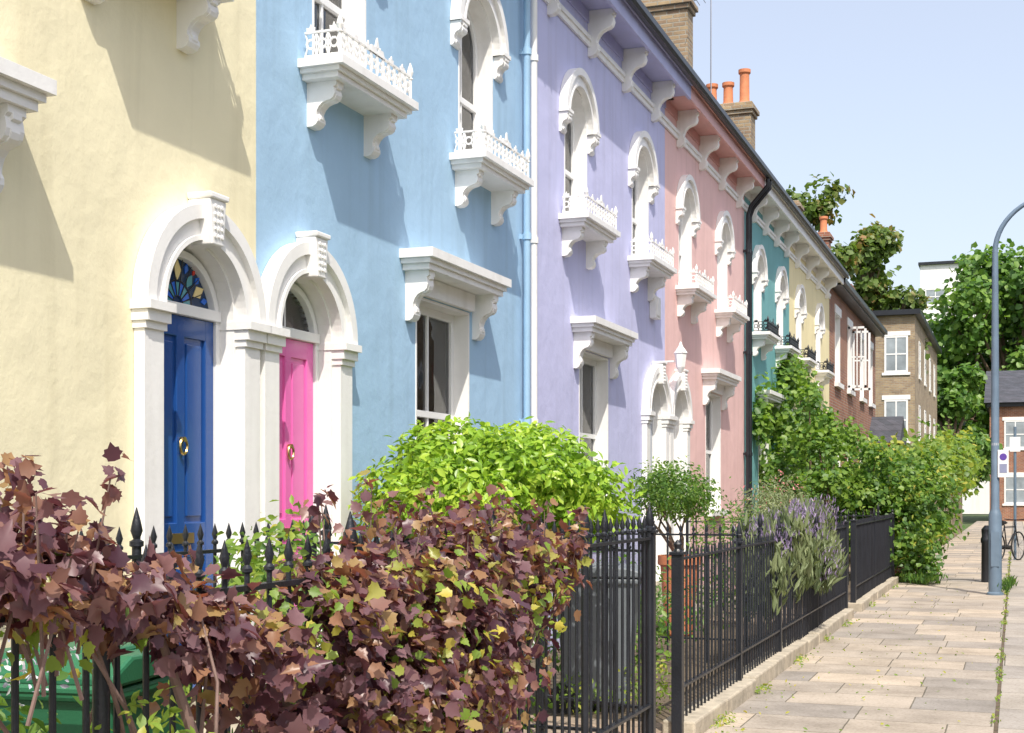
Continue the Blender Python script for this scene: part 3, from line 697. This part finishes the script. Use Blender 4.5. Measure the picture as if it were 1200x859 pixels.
b.tube([(2.38,3.25,0),(2.42,3.2,.5),(2.45,3.02,.9),(2.4,2.9,1.25)],[.03,.024,.018,.010],8)
b.tube([(2.3,3.3,0),(2.4,3.45,.6),(2.42,3.5,1.0),(2.4,3.75,1.2)],[.026,.02,.016,.008],8)
b.obj('stems',M['twig'],pb,smooth=True)
sh=[]; bb=MB()
for i in range(44):
    y=random.choice([random.uniform(2.05,2.65),random.uniform(3.8,6.1),random.uniform(3.8,6.1)]); z0=(1.36 if y<3 else 1.30)+random.uniform(-.05,.1); x=2.4+random.uniform(-.15,.15)
    e=(x+random.uniform(-.08,.08),y+random.uniform(-.12,.12),z0+random.uniform(.12,.24))
    bb.tube([(x,y,z0-.2),e],[.005,.002],5)
    for t in(.5,1.0):
        sh.append((x+(e[0]-x)*t,y+(e[1]-y)*t,z0-.2+(e[2]-z0+.2)*t,.05,.05,.06))
bb.obj('shoots',M['twig'],pb)
foliage('shoot_leaves',sh,T_LOBE,1000,.028,.055,M['l_purple'],12,parent=pb,gap=-1,inner=.2,bias=.25)
foliage('yellowing_leaves',[(2.4,3.55,1.2,.15,.18,.22),(2.45,4.3,1.15,.3,.5,.35),(2.42,5.2,1.2,.22,.55,.25),(2.45,4.4,.6,.25,.4,.4),(2.4,2.5,1.33,.15,.4,.12)],T_LOBE,900,.03,.052,M['l_yg'],13,parent=pb,gap=.0,edge=1.1)
gs=grp('green_garden_shrub')
foliage('leaves',[(2.5,2.72,1.06,.09,.09,.08),(2.5,2.85,.92,.12,.12,.12),(2.3,3.72,1.28,.12,.16,.16),(2.2,3.6,.9,.2,.3,.4)],T_OVAL,560,.03,.05,M['l_yg'],21,parent=gs,gap=-1)
foliage('lower_leaves',[(1.7,5.2,.9,.4,.6,.45),(1.5,6.2,1.0,.4,.5,.4),(1.9,2.6,.85,.3,.6,.35),(1.7,6.9,.7,.4,.4,.5),(1.3,5.4,1.15,.25,.4,.3),(1.8,4.7,.5,.4,.5,.5)],T_OVAL,4200,.04,.07,M['l_green'],22,parent=gs,bias=.12)
foliage('bright_leaves',[(1.35,5.3,1.35,.15,.25,.2),(1.45,6.05,1.33,.15,.3,.18),(1.9,4.1,1.25,.15,.2,.2),(1.6,6.7,1.15,.3,.3,.2)],T_OVAL,750,.035,.065,M['l_yg'],23,parent=gs,gap=-1)
foliage('flowers',[(1.9,2.7,1.18,.25,.5,.1),(1.7,3.1,1.1,.2,.3,.1)],T_OVAL,220,.02,.035,M['l_flower'],24,parent=gs,gap=-1)
b=MB()
for c in[(1.7,5.2),(1.5,6.2),(1.9,2.6),(1.3,5.4),(1.7,6.9)]: stems(b,(*c,0),[(c[0]+random.uniform(-.2,.2),c[1]+random.uniform(-.25,.25),1.1) for _ in range(6)],.012,.004)
b.obj('stems',M['twig'],gs)

# lime domed shrub
ls=grp('lime_domed_shrub')
oy=-.32
LB=[(a_,b_+oy,c_,d_,e_,f_) for a_,b_,c_,d_,e_,f_ in [(1.1,8.95,1.66,.74,.74,.38),(.62,8.75,1.55,.42,.42,.28),(1.62,9.05,1.55,.42,.42,.28),(1.1,8.3,1.58,.42,.36,.28),(1.1,9.65,1.56,.42,.36,.27),(1.35,8.8,1.78,.42,.42,.26),(.85,8.9,1.84,.42,.42,.25),(1.25,9.3,1.82,.40,.36,.24),(.7,9.3,1.66,.4,.4,.28)]]
foliage('leaves',LB,T_OVAL,17000,.045,.09,M['l_lime'],31,parent=ls,gap=-.38,freq=10,inner=.35,lumpy=.16)
b=MB(); stems(b,(1.05,9.1+oy,0),[(q[0],q[1],q[2]) for q in LB]*2,.03,.008,.05); b.obj('stems',M['bark'],ls)
gp=grp('garden_planting')
foliage('leaves',[(1.2,10.9,.5,.6,.7,.45),(1.0,12.0,.6,.5,.7,.5),(1.2,13.2,.45,.5,.7,.35),(1.1,16.6,.9,.5,.7,.75),(1.2,19.5,1.0,.5,.9,.8),(1.3,21.3,1.05,.5,.9,.8)],T_OVAL,5500,.04,.08,M['l_green'],41,parent=gp,bias=.05)
foliage('sage_leaves',[(1.5,17.0,1.35,.4,.5,.4),(1.4,18.7,1.45,.4,.6,.42),(1.5,16.0,.9,.3,.4,.4)],T_LONG,3200,.05,.09,M['l_sage'],42,parent=gp)
foliage('yellow_leaves',[(1.5,9.6,.15,.25,.5,.15),(1.9,9.7,.2,.2,.4,.2)],T_OVAL,700,.03,.05,M['l_yg'],43,parent=gp,gap=-1)
foliage('pink_blooms',[(1.4,18.0,1.55,.5,.8,.25),(1.0,21.4,1.7,.3,.6,.3)],T_OVAL,110,.03,.05,M['l_pinkfl'],44,parent=gp,gap=-1)
lv=grp('lavender_bush')
foliage('stalks',[(2.2,12.6,.8,.22,.6,.4),(2.2,14.0,.9,.26,.9,.45),(2.2,15.8,.95,.26,.9,.45),(2.5,14.8,.8,.14,.6,.3)],T_LONG,5200,.09,.22,M['l_sage'],51,'up',parent=lv,gap=-.8)
foliage('flower_spikes',[(2.2,12.8,1.15,.28,.8,.2),(2.25,14.6,1.25,.30,1.0,.22),(2.2,16.2,1.3,.30,.9,.22),(2.55,14.8,.85,.12,.6,.28)],T_LONG,2000,.04,.08,M['l_lav'],52,'up',parent=lv,gap=-.3)
cl=grp('climbing_plant')
foliage('leaves',[(.18,26.6,3.0,.28,.6,.9),(.15,27.3,3.8,.22,.7,.6),(.2,26.3,1.8,.35,.8,.8),(.2,29.9,2.2,.3,.9,1.0),(.15,30.4,3.4,.22,.7,.7),(.12,24.6,3.0,.14,.4,.6),(.15,28.8,4.0,.2,.7,.4),(.2,27.8,1.2,.4,.8,.9),(.2,28.4,2.8,.25,.7,.8),(.2,32.4,2.4,.3,1.2,1.0)],T_CLUMP,9000,.08,.15,M['l_green'],61,parent=cl,gap=-.15,bias=.25,freq=4,lumpy=.4)
b=MB(); stems(b,(.1,26.8,0),[(.08,26.6,3.5),(.08,27.4,4.0),(.08,26.3,2.5)],.03,.008); stems(b,(.1,30,0),[(.08,30.2,3.6),(.08,29,4.2)],.03,.008); b.obj('stems',M['bark'],cl)
hg=grp('spreading_shrub')
HB=[(2.55,25.6,.75,.70,.9,.75),(2.5,26.1,1.5,.70,.9,.62),(2.2,26.3,1.95,.65,.9,.42),(1.8,25.8,1.3,.7,.8,.8),(2.95,26.8,1.4,.45,.9,.75),(2.85,25.1,.3,.35,.5,.28),(2.0,25.7,2.2,.35,.5,.35),(2.8,26.9,2.1,.3,.5,.3)]
foliage('leaves',HB,T_CLUMP,8500,.06,.12,M['l_green'],71,parent=hg,gap=-.25,bias=.12,freq=5,lumpy=.35)
foliage('outer_leaves',HB,T_OVAL,1600,.08,.12,M['l_yg'],72,parent=hg,gap=.1,inner=.9,freq=5)  # yellow-green leaves, only in the outer shell of the blobs
b=MB(); stems(b,(2.1,25.8,0),[q[:3] for q in HB],.05,.01); b.obj('stems',M['bark'],hg)
st=grp('small_garden_tree')
SB=[(1.2,24.8,2.3,.45,.5,.45),(1.0,25.3,2.9,.4,.5,.4),(1.3,24.6,1.8,.4,.5,.4),(.9,25.1,3.3,.25,.35,.3),(1.3,26.5,2.6,.45,.5,.45)]
foliage('leaves',SB,T_CLUMP,2300,.07,.13,M['l_green'],73,parent=st,gap=.0,bias=.2,freq=5,lumpy=.45)
b=MB(); stems(b,(1.2,24.9,0),[q[:3] for q in SB],.04,.01); b.obj('trunk',M['bark'],st)
b=MB(); b.box(2.1,2.33,38,60,-.05,1.9); b.box(2.06,2.37,38,60,1.9,1.98); b.obj('garden_brick_wall',M['stock'])
b=MB(); b.box(1.95,2.3,28,37.5,-.05,1.0); b.obj('garden_brick_wall',M['red'],None)
fs=grp('overhanging_hedge')
foliage('leaves',[(2.0,47,2.3,.8,3,.8),(2.2,51,2.7,.9,3,.9),(1.8,55,2.9,1.2,3,1.2),(2.2,58,2.6,.8,2,1.0),(1.2,44,2.0,.8,3,1.2),(1.2,33,1.4,.9,2.5,.9),(1.0,39,1.8,.8,3,1.1)],T_CLUMP,9000,.12,.25,M['l_yg'],81,parent=fs,gap=-.3,bias=-.12,freq=2.5,lumpy=.35)
wd=grp('pavement_weeds')
foliage('weeds',[(4.28,y,.01,.03,.5,.03) for y in np.arange(5,40,1.3)]+[(2.5,y,.01,.05,.35,.05) for y in(9.5,11,13.1,15.2,17,20,22,24)],T_OVAL,1500,.02,.05,M['l_yg'],91,parent=wd,gap=-.2)
foliage('tufts',[(2.9,24.9,.08,.35,.3,.1),(4.2,22.9,.08,.15,.2,.12),(4.32,24.5,.05,.1,.5,.1)],T_LONG,500,.06,.14,M['l_green'],92,'up',parent=wd,gap=-1)
foliage('fallen_leaves',[(3.3,14,.012,1.0,8,.004),(2.6,12,.012,.2,5,.004)],T_OVAL,260,.02,.045,M['l_yg'],93,parent=wd,gap=-1)

# ------------------------------------------------------------------ trees
def tree(name,base,trunk_h,blobs,n,s0,s1,m,seed,r0=.35,gap=-.25,freq=1.2,bias=0):
    E=grp(name); b=MB(); bs=Vector((*base,-.1)); fork=bs+Vector((0,0,trunk_h))
    b.tube([bs,bs.lerp(fork,.5)+Vector((.1,.05,0)),fork],[r0*1.25,r0,r0*.8],10)
    for q in blobs:
        c=Vector(q[:3]); mid=fork.lerp(c,.5)+Vector((random.uniform(-.4,.4),random.uniform(-.4,.4),.3))
        b.tube([fork,mid,c],[r0*.5,r0*.28,r0*.1],7)
        for _ in range(3):
            t=c+Vector((random.uniform(-1,1)*q[3],random.uniform(-1,1)*q[4],random.uniform(-.6,.9)*q[5]))*.75
            b.tube([mid.lerp(c,.6),t],[r0*.16,r0*.04],5)
    b.obj('trunk_and_limbs',M['bark'],E)
    foliage('crown',blobs,T_CLUMP,n,s0,s1,m,seed,parent=E,gap=gap,freq=freq,inner=.35,bias=bias,lumpy=.3)
    return E
def crown(cx,cy,z0,z1,R,n,seed,lo=.26,hi=.44):
    rr=random.Random(seed); out=[]
    for i in range(n):
        t=rr.random(); z=z0+(z1-z0)*t; w=R*math.sqrt(max(.08,1-(2*t-.9)**2*.85)); a=rr.random()*6.28; d=w*rr.random()**.5*.8
        s=R*rr.uniform(lo,hi); out.append((cx+d*math.cos(a),cy+d*math.sin(a),z,s,s,s*rr.uniform(.65,.85)))
    return out
tree('broadleaf_tree',(4.2,99),5,crown(4.2,99,5,16.8,7.4,52,3,.24,.38),26000,.28,.55,M['l_far'],101,.5,gap=-.4,freq=1.1,bias=.1)
tree('broadleaf_tree',(12,104),5,crown(12,104,5,16,6,22,5),7000,.35,.65,M['l_far'],103,.45)
tree('street_tree',(-3.5,60),5,crown(-3.9,60,7.2,14.6,2.3,16,9),5500,.2,.36,M['l_rust'],105,.3,gap=-.05,freq=1.8)
tree('street_tree',(-2.5,72),5,crown(-1.9,70,7,14.6,2.6,24,10),8500,.2,.4,M['l_rust'],106,.3,gap=-.1,freq=1.6)
tree('street_tree',(-7.5,48),4,crown(-7.2,50,8,13.6,1.8,14,12),3500,.18,.34,M['l_rust'],107,.25,gap=-.0,freq=2)
tree('broadleaf_tree',(1,82),4,crown(1.4,83,3,8.5,2.6,14,15),5500,.25,.45,M['l_far'],108,.25)

# ------------------------------------------------------------------ street lamp
lx,ly=4.11,22.8
E=grp('street_lamp'); b=MB()
b.lathe(lx,ly,[(.13,-.02),(.13,.03),(.10,.05),(.10,1.25),(.085,1.3),(.065,1.36),(.058,3.5),(.045,5.4)],20)
R=.95; pts=[(lx,ly,5.38)]
for i in range(15):
    a=math.pi-(math.pi*.52)*i/14; pts.append((lx+R+R*math.cos(a),ly+.0,5.4+R*.9*math.sin(a)))
pts.append((lx+R+.5,ly,5.4+R*.88))
b.tube(pts,[.045]+[.042-.012*i/14 for i in range(15)]+[.03],12)
b.box(lx-.06,lx+.06,ly-.104,ly-.09,.45,1.0)
b.obj('column',M['lamp'],E,smooth=True)
b=MB(); b.prism('y',[(lx+R+.4,6.2),(lx+R+.45,6.32),(lx+R+1.0,6.30),(lx+R+1.12,6.22),(lx+R+1.0,6.15),(lx+R+.5,6.14)],ly-.12,ly+.12); b.obj('lantern_head',M['lamp'],E,bevel=.03)
b=MB(); b.tube([(lx,ly,2.35),(lx,ly,2.39)],.062,12); b.box(lx+.04,lx+.20,ly-.075,ly-.06,1.85,2.28); b.obj('parking_sign',WH,E)
b=MB(); b.prism('y',circ(lx+.12,2.17,.055,20),ly-.079,ly-.0755); b.obj('sign_symbol',mat('sign_purple',(.12,.06,.35),rough=.4),E)
b=MB(); b.box(lx+.065,lx+.175,ly-.079,ly-.0755,1.92,2.06); b.obj('sign_text_panel',mat('sign_grey',(.25,.27,.4),rough=.4),E)
b=MB(); b.lathe(3.92,26.0,[(.09,0),(.085,.7),(.10,.72),(.10,.78),(.08,.82),(.09,.95),(.03,1.02)],14); b.obj('bollard',M['iron'],smooth=True)
sx,sy=4.40,35.0
E=grp('signpost'); b=MB(); b.tube([(sx,sy,0),(sx,sy,3.2)],.035,10); b.obj('post',M['lamp'],E)
b=MB(); b.box(sx-.12,sx+.12,sy-.05,sy-.035,2.6,2.95); b.obj('sign_plate',WH,E)
E=grp('bicycle'); b=MB(); t=MB()
def ring(c,r,rad,mb,n=28):
    P=[(c[0]+r*math.sin(2*math.pi*i/n)*.45,c[1]+r*math.sin(2*math.pi*i/n)*.89,c[2]+r*math.cos(2*math.pi*i/n)) for i in range(n+1)]; mb.tube(P,rad,6)
dx,dy=.45,.89
def q(s,z,l=0): return (sx-.15+s*dx+l*dy,sy-.6+s*dy-l*dx,z)
ring(q(-.5,.34),.33,.018,t); ring(q(.5,.34),.33,.018,t); t.obj('tyres',M['rubber'],E)
for c in(-.5,.5):
    for i in range(12):
        a=math.pi*2*i/12; b.tube([q(c,.34),q(c+.32*math.sin(a),.34+.32*math.cos(a))],.003,4)
for a,c in[((-.5,.34),(-.08,.32)),((-.08,.32),(-.2,.85)),((-.2,.8),(.33,.8)),((-.08,.32),(.36,.72)),((-.2,.78),(-.5,.34)),((.32,.88),(.5,.34))]:
    b.tube([q(*a),q(*c)],.016,8)
b.tube([q(.30,.98,-.25),q(.33,.96,0),q(.30,.98,.25)],.013,8); b.tube([q(.33,.85),q(.33,.98)],.014,8)
b.obj('frame',M['iron'],E)
b=MB(); b.tube([q(-.34,.9),q(-.2,.91),q(-.06,.9)],[.07,.05,.015],8); b.tube([q(-.08,.32,-.1),q(-.08,.32,.1)],.05,12); b.obj('saddle',M['rubber'],E)

# ------------------------------------------------------------------ camera / light / sky
F=1600.; a=math.atan(590/F)
cd=bpy.data.cameras.new('camera'); cam=bpy.data.objects.new('camera',cd); link(cam); S.camera=cam
cam.location=(4.41,0,1.6); cam.rotation_euler=(math.radians(90),0,a)
cd.sensor_width=36; cd.lens=36*F/1200; cd.shift_y=(578-429.5)/1200; cd.clip_end=2000; cd.clip_start=.05
Ld=Vector((-.50,.85,-1.38)).normalized()
sd=bpy.data.lights.new('sun','SUN'); sd.energy=5; sd.angle=math.radians(.5); sd.color=(1,.94,.84)
so=bpy.data.objects.new('sun',sd); link(so); so.rotation_euler=Ld.to_track_quat('-Z','Y').to_euler()
w=bpy.data.worlds.new('World'); S.world=w; w.use_nodes=True; nt=w.node_tree
sk=nt.nodes.new('ShaderNodeTexSky'); sk.sky_type='NISHITA'; sk.sun_disc=False
sk.sun_elevation=math.asin(-Ld.z); sk.sun_rotation=math.atan2(-Ld.x,-Ld.y); sk.dust_density=3.0; sk.air_density=1.1
hz=nt.nodes.new('ShaderNodeMixRGB'); hz.blend_type='ADD'; hz.inputs['Fac'].default_value=1; hz.inputs['Color2'].default_value=(2.6,2.5,2.6,1)  # summer haze
bg=nt.nodes['Background']; bg.inputs['Strength'].default_value=.15
nt.links.new(sk.outputs[0],hz.inputs['Color1']); nt.links.new(hz.outputs[0],bg.inputs['Color'])
S.view_settings.view_transform='Standard'; S.view_settings.look='None'; S.view_settings.exposure=0
